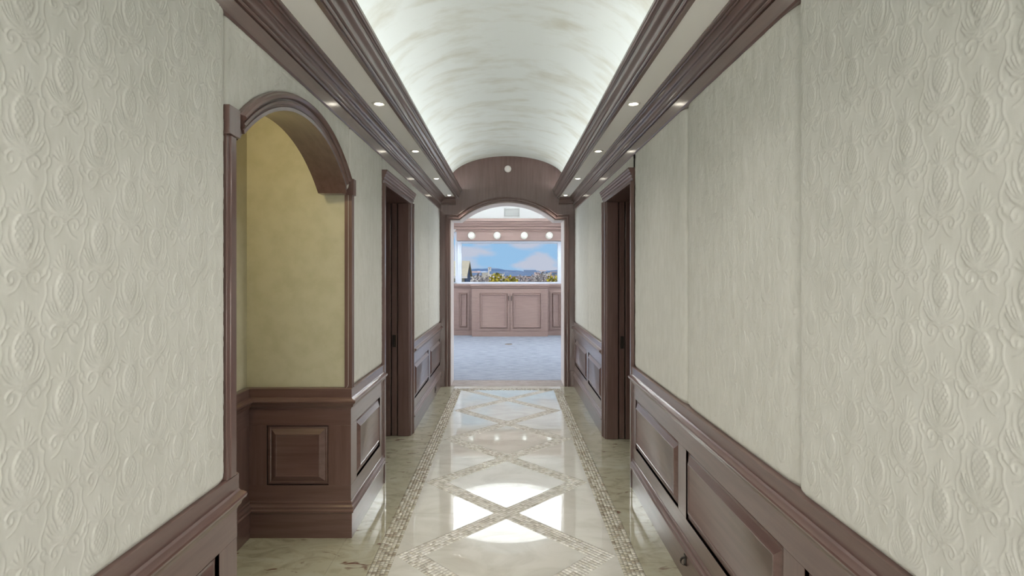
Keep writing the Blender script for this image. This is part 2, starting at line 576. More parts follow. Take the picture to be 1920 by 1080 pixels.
def make_tile():
    U, V = np.meshgrid(np.arange(-62, 63, 1.0), np.arange(-122, 108, 1.0))
    Hh = np.zeros_like(U)
    def stroke(pts, w0, w1, h, mirror=True):
        nonlocal Hh
        b = bez(pts, 5)
        for sg in ((1, -1) if mirror else (1,)):
            for k in range(len(b) - 1):
                a = b[k] * (sg, 1); c = b[k + 1] * (sg, 1)
                d = c - a; L2 = max(d @ d, 1e-9)
                t = np.clip(((U - a[0]) * d[0] + (V - a[1]) * d[1]) / L2, 0, 1)
                r = np.hypot(U - a[0] - t * d[0], V - a[1] - t * d[1])
                f = k / (len(b) - 1)
                w = w0 + (w1 - w0) * f
                Hh = np.maximum(Hh, h * np.exp(-(r / w) ** 2))
    # body with lattice of small studs
    e = (U / 23.0) ** 2 + ((V + 1) / 38.0) ** 2
    dome = np.sqrt(np.clip(1 - e, 0, 1))
    g1 = np.abs(np.sin((U * 1.25 + V * 0.85) * 0.235)); g2 = np.abs(np.sin((U * 1.25 - V * 0.85) * 0.235))
    lat = np.minimum(g1, g2)
    Hh = np.maximum(Hh, np.where(e < 1, 0.22 * dome + 0.95 * np.clip(lat * 2.0, 0, 1) * np.clip(dome * 2.2, 0, 1) - 0.3 * np.clip((lat - 0.72) * 4, 0, 1), 0))
    # crown
    stroke([(0, 36), (0, 60), (0, 90)], 4.2, 1.3, 0.9, False)
    stroke([(2, 38), (5, 58), (9, 80)], 2.6, 1.2, 0.85)
    stroke([(4, 38), (11, 54), (16, 70)], 2.4, 1.1, 0.8)
    stroke([(5, 37), (15, 47), (24, 58)], 2.3, 1.1, 0.8)
    stroke([(7, 36), (20, 41), (30, 47), (34, 42)], 2.2, 1.1, 0.75)
    # base leaves
    for q in ([(1, -62), (3, -50), (6, -42)], [(1, -62), (7, -52), (13, -42)], [(1, -63), (12, -54), (20, -44), (25, -33)],
              [(2, -64), (17, -55), (28, -43), (35, -27)], [(2, -65), (21, -57), (35, -45), (45, -25)],
              [(3, -67), (23, -62), (37, -53), (46, -40)], [(4, -70), (16, -68), (28, -64), (37, -57)]):
        stroke(q, 2.5, 1.2, 1.0)
    stroke([(25, -30), (32, -12), (31, 8)], 1.9, 1.1, 0.6)
    stroke([(0, -38), (0, -72)], 2.6, 2.6, 0.8, False)
    for v, a in ((-73, 9), (-79, 8), (-85, 6)):
        stroke([(-a, v + 1), (0, v - 1), (a, v + 1)], 1.9, 1.9, 0.95, False)
    # scrolls around the stem and wavering tendrils between the columns
    stroke([(8, -77), (20, -72), (31, -76), (36, -86), (31, -96), (23, -94), (23, -87)], 2.0, 1.6, 0.9)
    stroke([(36, -88), (47, -80), (57, -62), (58, -42), (50, -24), (44, -4), (47, 16)], 1.7, 1.3, 0.6)
    stroke([(47, 16), (38, 26), (36, 38), (43, 45), (49, 38), (45, 32)], 1.8, 1.5, 0.75)
    stroke([(6, -90), (12, -102), (20, -111), (32, -116)], 1.7, 1.1, 0.65)
    TW, THH = 194, 222
    tile = np.zeros((THH, TW))
    for ou, ov in ((0, 0), (97, 111)):
        iu = ((U + ou).astype(int)) % TW; iv = ((V + ov).astype(int)) % THH
        np.maximum.at(tile, (iv.ravel(), iu.ravel()), Hh.ravel())
    return tile
TILE = make_tile()

def relief(s, h):
    u = (s * 1000 + 31) % 194; v = (h * 1000 + 40) % 222
    i0 = np.floor(u).astype(int) % 194; j0 = np.floor(v).astype(int) % 222
    fu = u - np.floor(u); fv = v - np.floor(v)
    i1 = (i0 + 1) % 194; j1 = (j0 + 1) % 222
    return (TILE[j0, i0] * (1 - fu) + TILE[j0, i1] * fu) * (1 - fv) + (TILE[j1, i0] * (1 - fu) + TILE[j1, i1] * fu) * fv

def fabric(parent, sign, s0, s1, ds, dmax=0.006, hb=None, htop=Z_FRZ + 0.01, amp=0.0024, edge=0.11, deep=0.026, ends=(1, 1)):
    """one upholstered panel: pillowed vertical edges and embossed relief"""
    hb = hb or (lambda s: np.full_like(s, Z_WOOD - 0.004))
    ns = max(8, int((s1 - s0) / ds)) + 1
    nh = max(8, int((htop - 0.87) / ds)) + 1
    s = np.linspace(s0, s1, ns)
    lowest = hb(s).min()
    if lowest > 1.5: nh = max(8, int((htop - lowest) / ds)) + 1
    S = np.repeat(s[None], nh, 0)
    B = hb(s)
    t = np.linspace(0, 1, nh)[:, None]
    Hh = B[None] * (1 - t) + htop * t
    D = np.full_like(S, dmax)
    for on, dist in ((ends[0], S - s0), (ends[1], s1 - S)):
        if on:
            x = np.clip(dist / edge, 0, 1)
            D -= deep * (1 - np.sqrt(np.clip(1 - (1 - x) ** 2.6, 0, 1)))
    D = D - 0.012 * np.exp(-((Hh - B[None]) / 0.012) ** 2)
    if amp:
        fade = np.clip((Hh - B[None] - 0.006) / 0.02, 0, 1) * np.clip((htop - Hh) / 0.02, 0, 1) * np.clip((S - s0) / 0.02, 0, 1) * np.clip((s1 - S) / 0.02, 0, 1)
        D = D + amp * relief(S, Hh) * fade
    X = sign * (W - D)
    V = np.stack([X, S, Hh], -1).reshape(-1, 3)
    idx = np.arange(ns * nh).reshape(nh, ns)
    q = np.stack([idx[:-1, :-1], idx[:-1, 1:], idx[1:, 1:], idx[1:, :-1]], -1).reshape(-1, 4)
    if sign > 0: q = q[:, ::-1]
    me = bpy.data.meshes.new('fabric_panel')
    me.vertices.add(len(V)); me.vertices.foreach_set('co', V.ravel().astype('f'))
    me.loops.add(q.size); me.loops.foreach_set('vertex_index', q.ravel().astype('i'))
    me.polygons.add(len(q)); me.polygons.foreach_set('loop_start', np.arange(0, q.size, 4, dtype='i'))
    me.update(calc_edges=True)
    me.polygons.foreach_set('use_smooth', [True] * len(q))
    return place('fabric_panel', me, 'fabric', parent, sharp=None)

AC, AZ, AR = 2.51, 1.318, 0.93            # arch centre along the hall, centre height, inner radius
SPR = 2.0                                  # springing height
fabric(wall_left, -1, Y0, 0.66, 0.05, amp=0, dmax=0.016)
fabric(wall_left, -1, 0.66, 1.787, 0.0025, dmax=0.016, edge=0.05, deep=0.02)
fabric(wall_left, -1, 1.79, 3.205, 0.004, hb=lambda s: AZ + np.sqrt(np.clip((AR + 0.06) ** 2 - (s - AC) ** 2, 0.40, 9)), deep=0.012, edge=0.03)
fabric(wall_left, -1, 3.215, DL0 - CW + 0.005, 0.004, deep=0.012, edge=0.03)
fabric(wall_left, -1, DL0 - CW, DL1 + CW, 0.02, amp=0, hb=lambda s: np.full_like(s, 2.28), ends=(0, 0))
fabric(wall_left, -1, DL1 + CW - 0.005, 6.39, 0.008, edge=0.05, deep=0.016)
fabric(wall_left, -1, 6.39, Y_END, 0.008, edge=0.05, deep=0.016)
fabric(wall_right, 1, Y0, 0.578, 0.05, amp=0)
fabric(wall_right, 1, 0.578, 1.694, 0.0025, dmax=0.014, edge=0.035, deep=0.02)
fabric(wall_right, 1, 1.694, 2.81, 0.003, edge=0.16, deep=0.034)
fabric(wall_right, 1, 2.81, DR0 - CW + 0.005, 0.004, amp=0.0016)
fabric(wall_right, 1, DR0 - CW, DR1 + CW, 0.02, amp=0, hb=lambda s: np.full_like(s, 2.28), ends=(0, 0))
fabric(wall_right, 1, DR1 + CW - 0.005, 6.2, 0.008, edge=0.05, deep=0.016)
fabric(wall_right, 1, 6.2, Y_END, 0.008, edge=0.05, deep=0.016)

# ------------------------------------------------------------------ wainscot
PANEL = [(0, 0.012), (0.0, -0.002), (0.008, -0.002), (0.010, 0.003), (0.017, 0.005), (0.022, 0.003), (0.025, 0.005),
         (0.048, 0.017), (0.051, 0.0205), (0.056, 0.0205), (0.058, 0.017), (0.060, 0.016)]
P_H0, P_H1 = 0.305, 0.655
RAIL = [(0.0, 0.752), (0.014, 0.752), (0.016, 0.760), (0.026, 0.766), (0.029, 0.777), (0.037, 0.786), (0.045, 0.792),
        (0.047, 0.800), (0.045, 0.806), (0.034, 0.810), (0.024, 0.812), (0.018, 0.818), (0.0, 0.818)]
BASE = [(0.0, 0.0), (0.020, 0.0), (0.020, 0.143), (0.024, 0.147), (0.030, 0.152), (0.031, 0.160), (0.028, 0.166),
        (0.025, 0.169), (0.028, 0.176), (0.027, 0.184), (0.020, 0.190), (0.017, 0.197), (0.019, 0.204), (0.016, 0.211),
        (0.010, 0.214), (0.0, 0.214)]

def wainscot(wall, fr, s0, s1, panels, hor, m0=0, m1=0, base_name='baseboard_left', base_label='', trim=(0, 0)):
    bm = NB(); box(bm, fr, s0 + m0 * -0.0, s1, 0.0, Z_WOOD, -0.03, -0.012)
    w = obj('wainscot', bm, hor, wall, sharp=None)
    bm = NB(); prism(bm, fr, [(-0.016, 0.814), (0.018, 0.814), (0.018, 0.868), (0.011, Z_WOOD), (-0.016, Z_WOOD)], s0, s1, m0, m1)
    obj('top_board', bm, hor, w)
    bm = NB(); prism(bm, fr, RAIL, s0, s1, m0, m1)
    obj('chair_rail', bm, hor, w, sharp=28)
    for h0, h1 in ((0.655, 0.754), (0.205, 0.305)):
        bm = NB(); prism(bm, fr, [(-0.006, h0), (0.012, h0), (0.012, h1), (-0.006, h1)], s0, s1, m0, m1)
        obj('frame_rail', bm, hor, w, bevel=0.0012)
    edges = [s0] + [v for p in panels for v in p] + [s1]
    for a, b in zip(edges[0::2], edges[1::2]):
        bm = NB()
        prism(bm, fr, [(-0.006, P_H0), (0.0117, P_H0), (0.0117, P_H1), (-0.006, P_H1)], a, b, m0 if a == s0 else 0, m1 if b == s1 else 0)
        obj('frame_stile', bm, 'wood_z', w, bevel=0.0012)
    for a, b in panels:
        bm = NB(); rings(bm, fr, a, b, P_H0, P_H1, PANEL)
        obj('raised_panel', bm, hor, w, sharp=28)
    bm = NB(); prism(bm, fr, [(d - 0.006 if d == 0 else d, h) for d, h in BASE], s0, s1, m0, m1)
    bo = obj(base_name, bm, hor, sharp=28)
    struct(bo, base_label, 'baseboard')
    return w

wainscot(wall_left, LF, Y0, 1.862, [(-1.47, -0.49), (-0.37, 0.63), (0.75, 1.748)], 'wood_y', base_label='brown moulded baseboard on the hall wall before the arched recess')
wainscot(wall_left, LF, NY, DL0 - CW, [(3.335, 3.935)], 'wood_y', m0=-1, base_label='short brown baseboard on the pier between arch and pocket doorway')
wainscot(wall_left, LF, DL1 + CW, Y_END, [(5.40, 6.33), (6.47, 7.37)], 'wood_y', base_label='brown baseboard between the pocket doorway and the end portal, below two panels with a dark outlet')
wainscot(wall_right, RF, Y0, DR0 - CW, [(-1.53, -0.56), (-0.44, 0.54), (0.67, 1.66), (1.788, 2.767), (2.895, 3.865)], 'wood_y',
         base_name='baseboard_right', base_label='long brown baseboard with a small metal catch under the padded wall')
wainscot(wall_right, RF, DR1 + CW, Y_END, [(5.30, 6.15), (6.28, 7.33)], 'wood_y', base_name='baseboard_right',
         base_label='brown baseboard between doorway and portal on the wall opposite the recess')
wainscot(wall_pe, NEF, NX, -W, [(-1.398, -1.038)], 'wood_x', m0=1, m1=1, base_name='baseboard_passage', base_label='dark brown baseboard facing out of the arched recess')
wainscot(wall_pb, NBF, 0.62, NY, [(0.75, 1.60), (1.72, 2.40), (2.52, 3.02)], 'wood_y', m1=-1, base_name='baseboard_passage', base_label='dark brown baseboard along the back of the arched recess')

# end grain cap of the near wainscot facing the recess
bm = NB(); wbox(bm, -W - TH, -W - 0.004, 1.85, 1.862, 0, Z_WOOD)
obj('end_cap', bm, 'wood_z', wall_left, sharp=None)
bm = NB(); wbox(bm, -W - TH, -W - 0.02, 1.85, 1.856, Z_WOOD, 2.2)
obj('jamb_lining', bm, 'wood_z', wall_left, sharp=None)

# ------------------------------------------------------------------ arch over the recess
arch = empty('trim_1', (-W, AC, SPR))
struct(arch, 'brown moulded wooden arch over the side recess', 'arch')
def arc_pts(R, z_end, n=40):
    a1 = math.acos(min(1, (z_end - AZ) / R))
    return [(AC + R * math.sin(a), AZ + R * math.cos(a)) for a in np.linspace(-a1, a1, n)]
inner = arc_pts(AR, SPR)
bm = NB()
rows = []
for (s, h) in inner:
    rows.append([bm.verts.new(LF(s, h, 0.006)), bm.verts.new(LF(s, h, -TH)), bm.verts.new(LF(s, 2.66, -TH)), bm.verts.new(LF(s, 2.66, -0.03)), bm.verts.new(LF(s, max(h + 0.05, h), -0.03)), bm.verts.new(LF(s, h + 0.05, 0.006))])
for a, b in zip(rows, rows[1:]):
    for i in range(6):
        j = (i + 1) % 6
        bm.faces.new([a[i], a[j], b[j], b[i]])
bm.faces.new(rows[0]); bm.faces.new(rows[-1][::-1])
sA, sB = inner[0][0], inner[-1][0]
box(bm, LF, 1.85, sA, SPR, 2.66, -TH, -0.02)
box(bm, LF, sB, NY, SPR, 2.66, -TH, -0.02)
obj('arch_soffit', bm, 'wood_y', arch, sharp=30)
bm = NB()
ARCHI = [(0, 0.0), (0, 0.014), (0.014, 0.016), (0.018, 0.012), (0.022, 0.020), (0.030, 0.027), (0.038, 0.024), (0.041, 0.016), (0.045, 0.018), (0.050, 0.032), (0.058, 0.040), (0.066, 0.036), (0.070, 0.024), (0.074, 0.022), (0.076, -0.01)]
sweep(bm, LF, arc_pts(AR, SPR + 0.03, 56), ARCHI, flip=1)
obj('archivolt', bm, 'wood_y', arch, sharp=25)
# pilaster strips with small capitals
for (a, b, c0, c1) in ((1.787, 1.850, 1.782, 1.856), (NY - 0.004, NY + 0.035, NY - 0.006, NY + 0.045)):
    bm = NB(); box(bm, LF, a, b, Z_WOOD - 0.002, SPR + 0.002, -0.028, 0.016)
    p = obj('pilaster_strip', bm, 'wood_z', arch, bevel=0.002)
    bm = NB(); box(bm, LF, a + 0.018, b - 0.008, Z_WOOD, SPR, 0.01, 0.021)
    obj('pilaster_bead', bm, 'wood_z', arch, bevel=0.003)
    bm = NB(); box(bm, LF, c0, c1, SPR, SPR + 0.095, -0.028, 0.027)
    obj('capital', bm, 'wood_z', arch, bevel=0.002)

# ------------------------------------------------------------------ pocket doorways
def doorway(name, fr, o0, o1, label):
    root = empty(name, fr((o0 + o1) / 2, 0, -0.15))
    struct(root, label, 'doorway')
    def casing(a, b, outer):
        bm = NB()
        if outer < 0:
            pr = [(a, 0.0), (a, 0.026), (a + 0.022, 0.026), (a + 0.026, 0.016), (b - 0.03, 0.016), (b - 0.026, 0.012), (b, 0.010), (b, -0.03)]
        else:
            pr = [(b, 0.0), (b, 0.026), (b - 0.022, 0.026), (b - 0.026, 0.016), (a + 0.03, 0.016), (a + 0.026, 0.012), (a, 0.010), (a, -0.03)]
        lo = [bm.verts.new(fr(s, 0.0, d)) for s, d in pr]; hi = [bm.verts.new(fr(s, 2.205, d)) for s, d in pr]
        for i in range(len(pr)):
            j = (i + 1) % len(pr)
            bm.faces.new([lo[i], lo[j], hi[j], hi[i]])
        bm.faces.new(lo); bm.faces.new(hi[::-1])
        obj('side_casing', bm, 'wood_z', root, sharp=25)
    casing(o0 - CW, o0, -1); casing(o1, o1 + CW, 1)
    bm = NB()
    prism(bm, fr, [(-0.03, 2.2), (0.010, 2.2), (0.012, 2.222), (0.019, 2.226), (0.019, 2.244), (0.027, 2.250), (0.027, 2.264),
                   (0.036, 2.271), (0.036, 2.284), (0.044, 2.290), (0.044, 2.302), (-0.03, 2.302)], o0 - CW, o1 + CW)
    obj('head_casing', bm, 'wood_y', root, sharp=25)
    bm = NB(); box(bm, fr, o0, o1, 2.2, 2.235, -0.33, -0.02)
    obj('head_jamb', bm, 'wood_y', root, sharp=None)
    bm = NB(); box(bm, fr, o0 - 0.015, o0 + 0.004, 0, 2.2, -0.33, -0.01)
    obj('near_jamb', bm, 'wood_z', root, sharp=None)
    bm = NB(); box(bm, fr, o1 - 0.014, o1 + 0.006, 0, 2.2, -0.112, -0.005)
    obj('split_jamb', bm, 'wood_z', root, bevel=0.004)
    bm = NB(); box(bm, fr, o1 - 0.014, o1 + 0.006, 0, 2.2, -0.33, -0.180)
    obj('split_jamb', bm, 'wood_z', root, bevel=0.004)
    bm = NB(); box(bm, fr, o1 - 0.006, o1 + 1.0, 0.004, 2.2, -0.171, -0.121)
    leaf = obj('door_leaf', bm, 'wood_z', root, bevel=0.003)
    bm = NB(); box(bm, fr, o1 - 0.010, o1 + 0.02, 0.84, 0.955, -0.163, -0.131)
    box(bm, fr, o1 - 0.013, o1 - 0.006, 0.855, 0.94, -0.151, -0.144)
    q = obj('flush_pull', bm, 'dark_metal', leaf, bevel=0.0015)
    q['label'] = 'dark metal flush pull'
    # dim wall of the room behind
    bm = NB(); box(bm, fr, o0 - 0.6, o1 + 0.6, 0, 2.64, -1.3, -1.25)
    obj('room_wall_behind', bm, 'plaster_core', root, sharp=None)
doorway('door_1', LF, DL0, DL1, 'brown cased pocket doorway between the arch pier and the end portal')
doorway('door_2', RF, DR0, DR1, 'brown cased pocket doorway in the padded wall opposite the arch side')

# ------------------------------------------------------------------ crown, soffit, vault
def ogee(p0, p1, n=12, rev=1.0):
    """cyma curve between two (d,h) points"""
    out = []
    for i in range(n + 1):
        t = i / n
        e = t - rev * 0.155 * math.sin(2 * math.pi * t)
        out.append((p0[0] + (p1[0] - p0[0]) * t, p0[1] + (p1[1] - p0[1]) * e))
    return out
CROWN = [(-0.02, Z_FRZ), (0.010, Z_FRZ), (0.016, Z_FRZ + 0.006), (0.016, 2.456), (0.011, 2.458), (0.011, 2.462), (0.022, 2.463), (0.027, 2.467), (0.027, 2.472), (0.021, 2.476), (0.024, 2.478), (0.031, 2.480), (0.033, 2.484), (0.029, 2.488)] \
    + ogee((0.029, 2.490), (0.066, 2.534), 14, -1.25) + [(0.064, 2.537), (0.069, 2.538), (0.073, 2.541), (0.073, 2.545), (0.069, 2.547), (0.078, 2.549), (0.080, 2.552), (0.085, 2.554), (0.085, Z_SOF + 0.01), (-0.02, Z_SOF + 0.01)]
for fr, nm, lb in ((LF, 'trim_2', 'dark moulded crown cornice above the arched recess wall'), (RF, 'trim_3', 'dark moulded crown cornice above the unbroken padded wall')):
    bm = NB(); prism(bm, fr, CROWN, Y0, Y_END, 0, -1)
    struct(obj(nm, bm, 'wood_y', sharp=22), lb, 'cornice')

LIPX, TIPX = 0.698, 0.614
LIP = [(LIPX + 0.004, Z_SOF + 0.03), (LIPX + 0.004, 2.552), (LIPX, 2.546), (0.680, 2.547), (0.678, 2.556), (0.672, 2.553), (0.667, 2.555), (0.665, 2.563), (0.668, 2.567), (0.660, 2.567), (0.656, 2.572)] \
    + [(0.656 + (0.632 - 0.656) * i / 12 + 0.004 * math.sin(2 * math.pi * i / 12), 2.574 + (2.634 - 2.574) * i / 12) for i in range(13)] \
    + [(0.637, 2.636), (0.629, 2.638), (0.625, 2.643), (0.628, 2.647), (0.620, 2.648), (0.617, 2.654), (TIPX, 2.657), (TIPX, 2.672), (0.632, 2.672), (0.66, Z_SOF + 0.05)]
for sg, nm, lb in ((-1, 'trim_4', 'brown moulded lip of the vault cove on the arched recess side'), (1, 'trim_5', 'brown moulded lip of the vault cove on the unbroken wall side')):
    bm = NB()
    a = [bm.verts.new((sg * x, Y0, z)) for x, z in LIP]; b = [bm.verts.new((sg * x, Y_END, z)) for x, z in LIP]
    for i in range(len(LIP)):
        j = (i + 1) % len(LIP)
        bm.faces.new([a[i], a[j], b[j], b[i]])
    bm.faces.new(a); bm.faces.new(b[::-1])
    struct(obj(nm, bm, 'wood_y', sharp=22), lb, 'moulding')

# vault + flat soffits as the ceiling
VA, VB, VZ = 0.778, 0.332, 2.79
bm = NB()
prof = [(VA * math.cos(a), VZ + VB * math.sin(a)) for a in np.linspace(0, math.pi, 61)]
prof = [(VA, 2.665)] + prof + [(-VA, 2.665)]
a = [bm.verts.new((x, Y0, z)) for x, z in prof]; b = [bm.verts.new((x, Y_END + 0.01, z)) for x, z in prof]
for i in range(len(prof) - 1):
    bm.faces.new([a[i], b[i], b[i + 1], a[i + 1]])
ceiling = struct(obj('ceiling', bm, 'vault_plaster', sharp=60), 'elliptical barrel vault of brushed cream plaster over the hall', 'ceiling')
for sg in (-1, 1):
    bm = NB(); wbox(bm, *sorted((sg * (LIPX - 0.03), sg * (W + 0.06))), Y0, Y_END, Z_SOF, Z_SOF + 0.012)
    wbox(bm, *sorted((sg * 0.64, sg * (VA + 0.02))), Y0, Y_END, 2.650, 2.664)
    wbox(bm, *sorted((sg * (VA + 0.001), sg * (W + 0.7))), Y0, Y_END, 2.70, 2.72)
    wbox(bm, *sorted((sg * (VA + 0.001), sg * (VA + 0.02))), Y0, Y_END, 2.650, 2.80)
    obj('flat_soffit', bm, 'soffit_paint', ceiling, sharp=None)
bm = NB(); wbox(bm, -W - 0.1, W + 0.1, Y0 - 0.1, Y0, 0, 3.2)
struct(obj('wall_back', bm, 'white_paint', sharp=None), 'plain wall at the entry end behind the viewer', 'wall')

for sg, lb in ((-1, 'on the arched recess side'), (1, 'on the unbroken padded wall side')):
    bm = NB(); wbox(bm, *sorted((sg * 0.675, sg * 0.70)), Y0 + 0.05, Y_END - 0.05, 2.664, 2.676)
    tag(obj('cove_light_strip', bm, 'cove_led', sharp=None), 'thin white light strip in the vault cove ' + lb, 'light strip')

# recessed downlights
def downlight(x, y, label):
    root = empty('recessed_downlight', (x, y, Z_SOF))
    tag(root, label, 'downlight', 'recessed downlights in the soffits')
    bm = NB(); lathe(bm, [(0.026, 0.006), (0.026, -0.004), (0.032, -0.007), (0.042, -0.004), (0.045, 0.001)], (x, y, Z_SOF), seg=28)
    obj('trim_ring', bm, 'lamp_trim', root)
    bm = NB(); lathe(bm, [(0.0, -0.010), (0.012, -0.009), (0.022, -0.004), (0.0265, 0.002)], (x, y, Z_SOF), seg=24)
    obj('lamp', bm, 'lamp_glow', root)
    l = bpy.data.lights.new('downlight_beam', 'SPOT')
    l.energy = P_SPOT; l.color = (1.0, 0.96, 0.89); l.spot_size = math.radians(104); l.spot_blend = 1.0; l.shadow_soft_size = 0.025
    o = bpy.data.objects.new('downlight_beam', l); COL.objects.link(o)
    o.parent = root; o.location = (0, 0, -0.02); o.rotation_euler = (0, math.radians(32) * (1 if x > 0 else -1), 0)
LY = [0.68, 1.98, 3.29, 4.58, 5.92, 7.20]
LN = ['nearest the entry', 'level with the arch', 'level with the arch pier', 'level with the pocket doorway', 'between doorway and portal', 'beside the portal']
for sg, side in ((-1, 'in the soffit above the arched wall'), (1, 'in the soffit opposite the arched wall')):
    for y, n in zip(LY, LN):
        downlight(sg * 0.762, y, 'round recessed downlight %s, %s' % (side, n))

# warm lamp inside the recess
root = empty('recess_ceiling_lamp', (-1.30, 2.05, 2.66))
tag(root, 'small warm ceiling lamp hidden inside the arched recess', 'lamp')
bm = NB(); lathe(bm, [(0.0, -0.05), (0.05, -0.045), (0.08, -0.02), (0.085, 0.0)], (-1.30, 2.05, 2.66), seg=24)
obj('shade', bm, 'lamp_trim', root)
l = bpy.data.lights.new('recess_lamp_light', 'POINT'); l.energy = P_NICHE; l.color = (1.0, 0.83, 0.46); l.shadow_soft_size = 0.08
o = bpy.data.objects.new('recess_lamp_light', l); COL.objects.link(o); o.parent = root; o.location = (0, 0, -0.15)

# ------------------------------------------------------------------ end wall with shouldered portal
OW, SH, SX, PK = 0.774, 2.259, 0.648, 2.498
RP = (SX ** 2 + (PK - SH) ** 2) / (2 * (PK - SH)); CP = PK - RP
top = lambda x: CP + math.sqrt(RP * RP - x * x) if abs(x) < SX else SH
xs = [-OW, -SX] + [SX * math.sin(a) for a in np.linspace(-math.pi / 2, math.pi / 2, 41)][1:-1] + [SX, OW]
bm = NB()
Y1 = 7.86
def col(x0, x1, z0, z1, zt):
    hexa(bm, [(x0, Y_END, z0), (x1, Y_END, z1), (x1, Y_END, zt), (x0, Y_END, zt), (x0, Y1, z0), (x1, Y1, z1), (x1, Y1, zt), (x0, Y1, zt)])
for x0, x1 in zip(xs, xs[1:]):
    col(x0, x1, top(x0), top(x1), 3.2)
col(-1.0, -OW, 0, 0, 3.2); col(OW, 1.0, 0, 0, 3.2)
wall_end = struct(obj('wall_end', bm, 'wood_z', sharp=30), 'brown panelled end wall with a shouldered arched portal', 'wall')
path = [(-OW, 0.0), (-OW, SH)] + [(x, top(x)) for x in xs[1:-1]] + [(OW, SH), (OW, 0.0)]
bm = NB()
sweep(bm, EF, path, [(0.0, -0.01), (0.0, 0.014), (0.010, 0.024), (0.020, 0.022), (0.026, 0.014), (0.046, 0.014), (0.050, 0.022), (0.060, 0.028), (0.068, 0.024), (0.072, -0.01)], flip=1)
obj('portal_moulding', bm, 'wood_z', wall_end, sharp=25)
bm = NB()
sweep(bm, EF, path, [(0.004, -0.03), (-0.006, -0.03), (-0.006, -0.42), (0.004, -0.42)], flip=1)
lin = obj('portal_lit_reveal', bm, 'lit_reveal_tone', wall_end, sharp=25)  # added strip, its paleness stands for room light on the reveal
lin['label'] = 'added lining inside the portal, pale with painted light'
for sg in (-1, 1):
    bm = NB(); box(bm, EF, *sorted((sg * (OW + 0.074), sg * W)), 0, 0.214, 0.0, 0.022)
    obj('plinth', bm, 'wood_z', wall_end, bevel=0.003)
    bm = NB(); prism(bm, EF, [(d, h) for d, h in CROWN if h > 2.46 or d < 0][1:-1] + [(-0.01, Z_SOF + 0.01), (-0.01, 2.462)], *sorted((sg * (W - 0.0), sg * LIPX)), m0=0, m1=0)
    obj('crown_return', bm, 'wood_x', wall_end, sharp=22)
# back of the end wall, toward the far room
bm = NB()
wbox(bm, -3.3, -1.0, 7.74, Y1, 0, 4.3); wbox(bm, 1.0, 3.3, 7.74, Y1, 0, 4.3); wbox(bm, -1.0, 1.0, 7.74, Y1, 3.2, 4.3)
struct(obj('wall_room_front', bm, 'white_paint', sharp=None), 'white wall of the far room around the portal', 'wall')

# detector on the end wall
root = empty('smoke_detector', (0.012, Y_END, 2.90))
tag(root, 'round white detector on the brown wall above the portal', 'detector')
bm = NB(); lathe(bm, [(0.0, -0.03), (0.022, -0.03), (0.024, -0.027), (0.026, -0.030), (0.040, -0.026), (0.046, -0.014), (0.047, 0.0)], (0.006, Y_END, 2.946), axis='y', seg=32)
obj('housing', bm, 'detector_plastic', root)
bm = NB(); lathe(bm, [(0.0, -0.034), (0.010, -0.033), (0.012, -0.029)], (0.006, Y_END, 2.946), axis='y', seg=20)
obj('sensor_cap', bm, 'white_paint', root)

# ------------------------------------------------------------------ far room
ZC = 3.32
YB = 13.52                                       # back wall of the room
bm = NB(); wbox(bm, -3.3, 3.3, 7.86, YB + 0.3, -0.06, 0.004)
struct(obj('floor_room', bm, 'carpet', sharp=None), 'pale blue grey carpet of the far room', 'floor')

# ceiling with a round tray
TR, TY = 1.40, 11.25
bm = NB()
seg = 64
circ = [(TR * math.cos(2 * math.pi * i / seg), TY + TR * math.sin(2 * math.pi * i / seg)) for i in range(seg)]
def outer(i):
    a = 2 * math.pi * i / seg
    c, s = math.cos(a), math.sin(a)
    t = min((3.3 / abs(c)) if abs(c) > 1e-6 else 9e9, ((YB + 0.2 - TY) / s) if s > 1e-6 else ((TY - 7.74) / -s if s < -1e-6 else 9e9))
    return (c * t, TY + s * t)
ci = [bm.verts.new((x, y, ZC)) for x, y in circ]; co_ = [bm.verts.new((*outer(i), ZC)) for i in range(seg)]
for i in range(seg):
    j = (i + 1) % seg
    bm.faces.new([ci[i], ci[j], co_[j], co_[i]])
ceil_room = struct(obj('ceiling_room', bm, 'white_paint', sharp=None), 'white ceiling of the far room with a round tray', 'ceiling')
bm = NB(); lathe(bm, [(TR + 0.22, -0.002), (TR + 0.20, -0.03), (TR + 0.12, -0.04), (TR + 0.10, -0.02), (TR + 0.04, -0.025), (TR, -0.01), (TR, 0.10), (TR + 0.05, 0.10)], (0, TY, ZC), seg=96)
obj('tray_ring', bm, 'white_paint', ceil_room)
bm = NB(); lathe(bm, [(TR + 0.02, 0.08), (TR + 0.26, 0.08), (TR + 0.26, 0.22)] + [((TR + 0.26) * math.cos(a), 0.22 + 0.5 * math.sin(a)) for a in np.linspace(0.02, math.pi / 2, 14)], (0, TY, ZC), seg=96)
obj('tray_dome', bm, 'white_paint', ceil_room, sharp=60)
bm = NB(); lathe(bm, [(TR + 0.10, 0.085), (TR + 0.10, 0.11), (TR + 0.15, 0.11), (TR + 0.15, 0.085)], (0, TY, ZC), seg=96)
tag(obj('tray_fill_ring', bm, 'dome_fill_glow', sharp=None), 'added white fill ring hidden around the round ceiling tray', 'light strip')

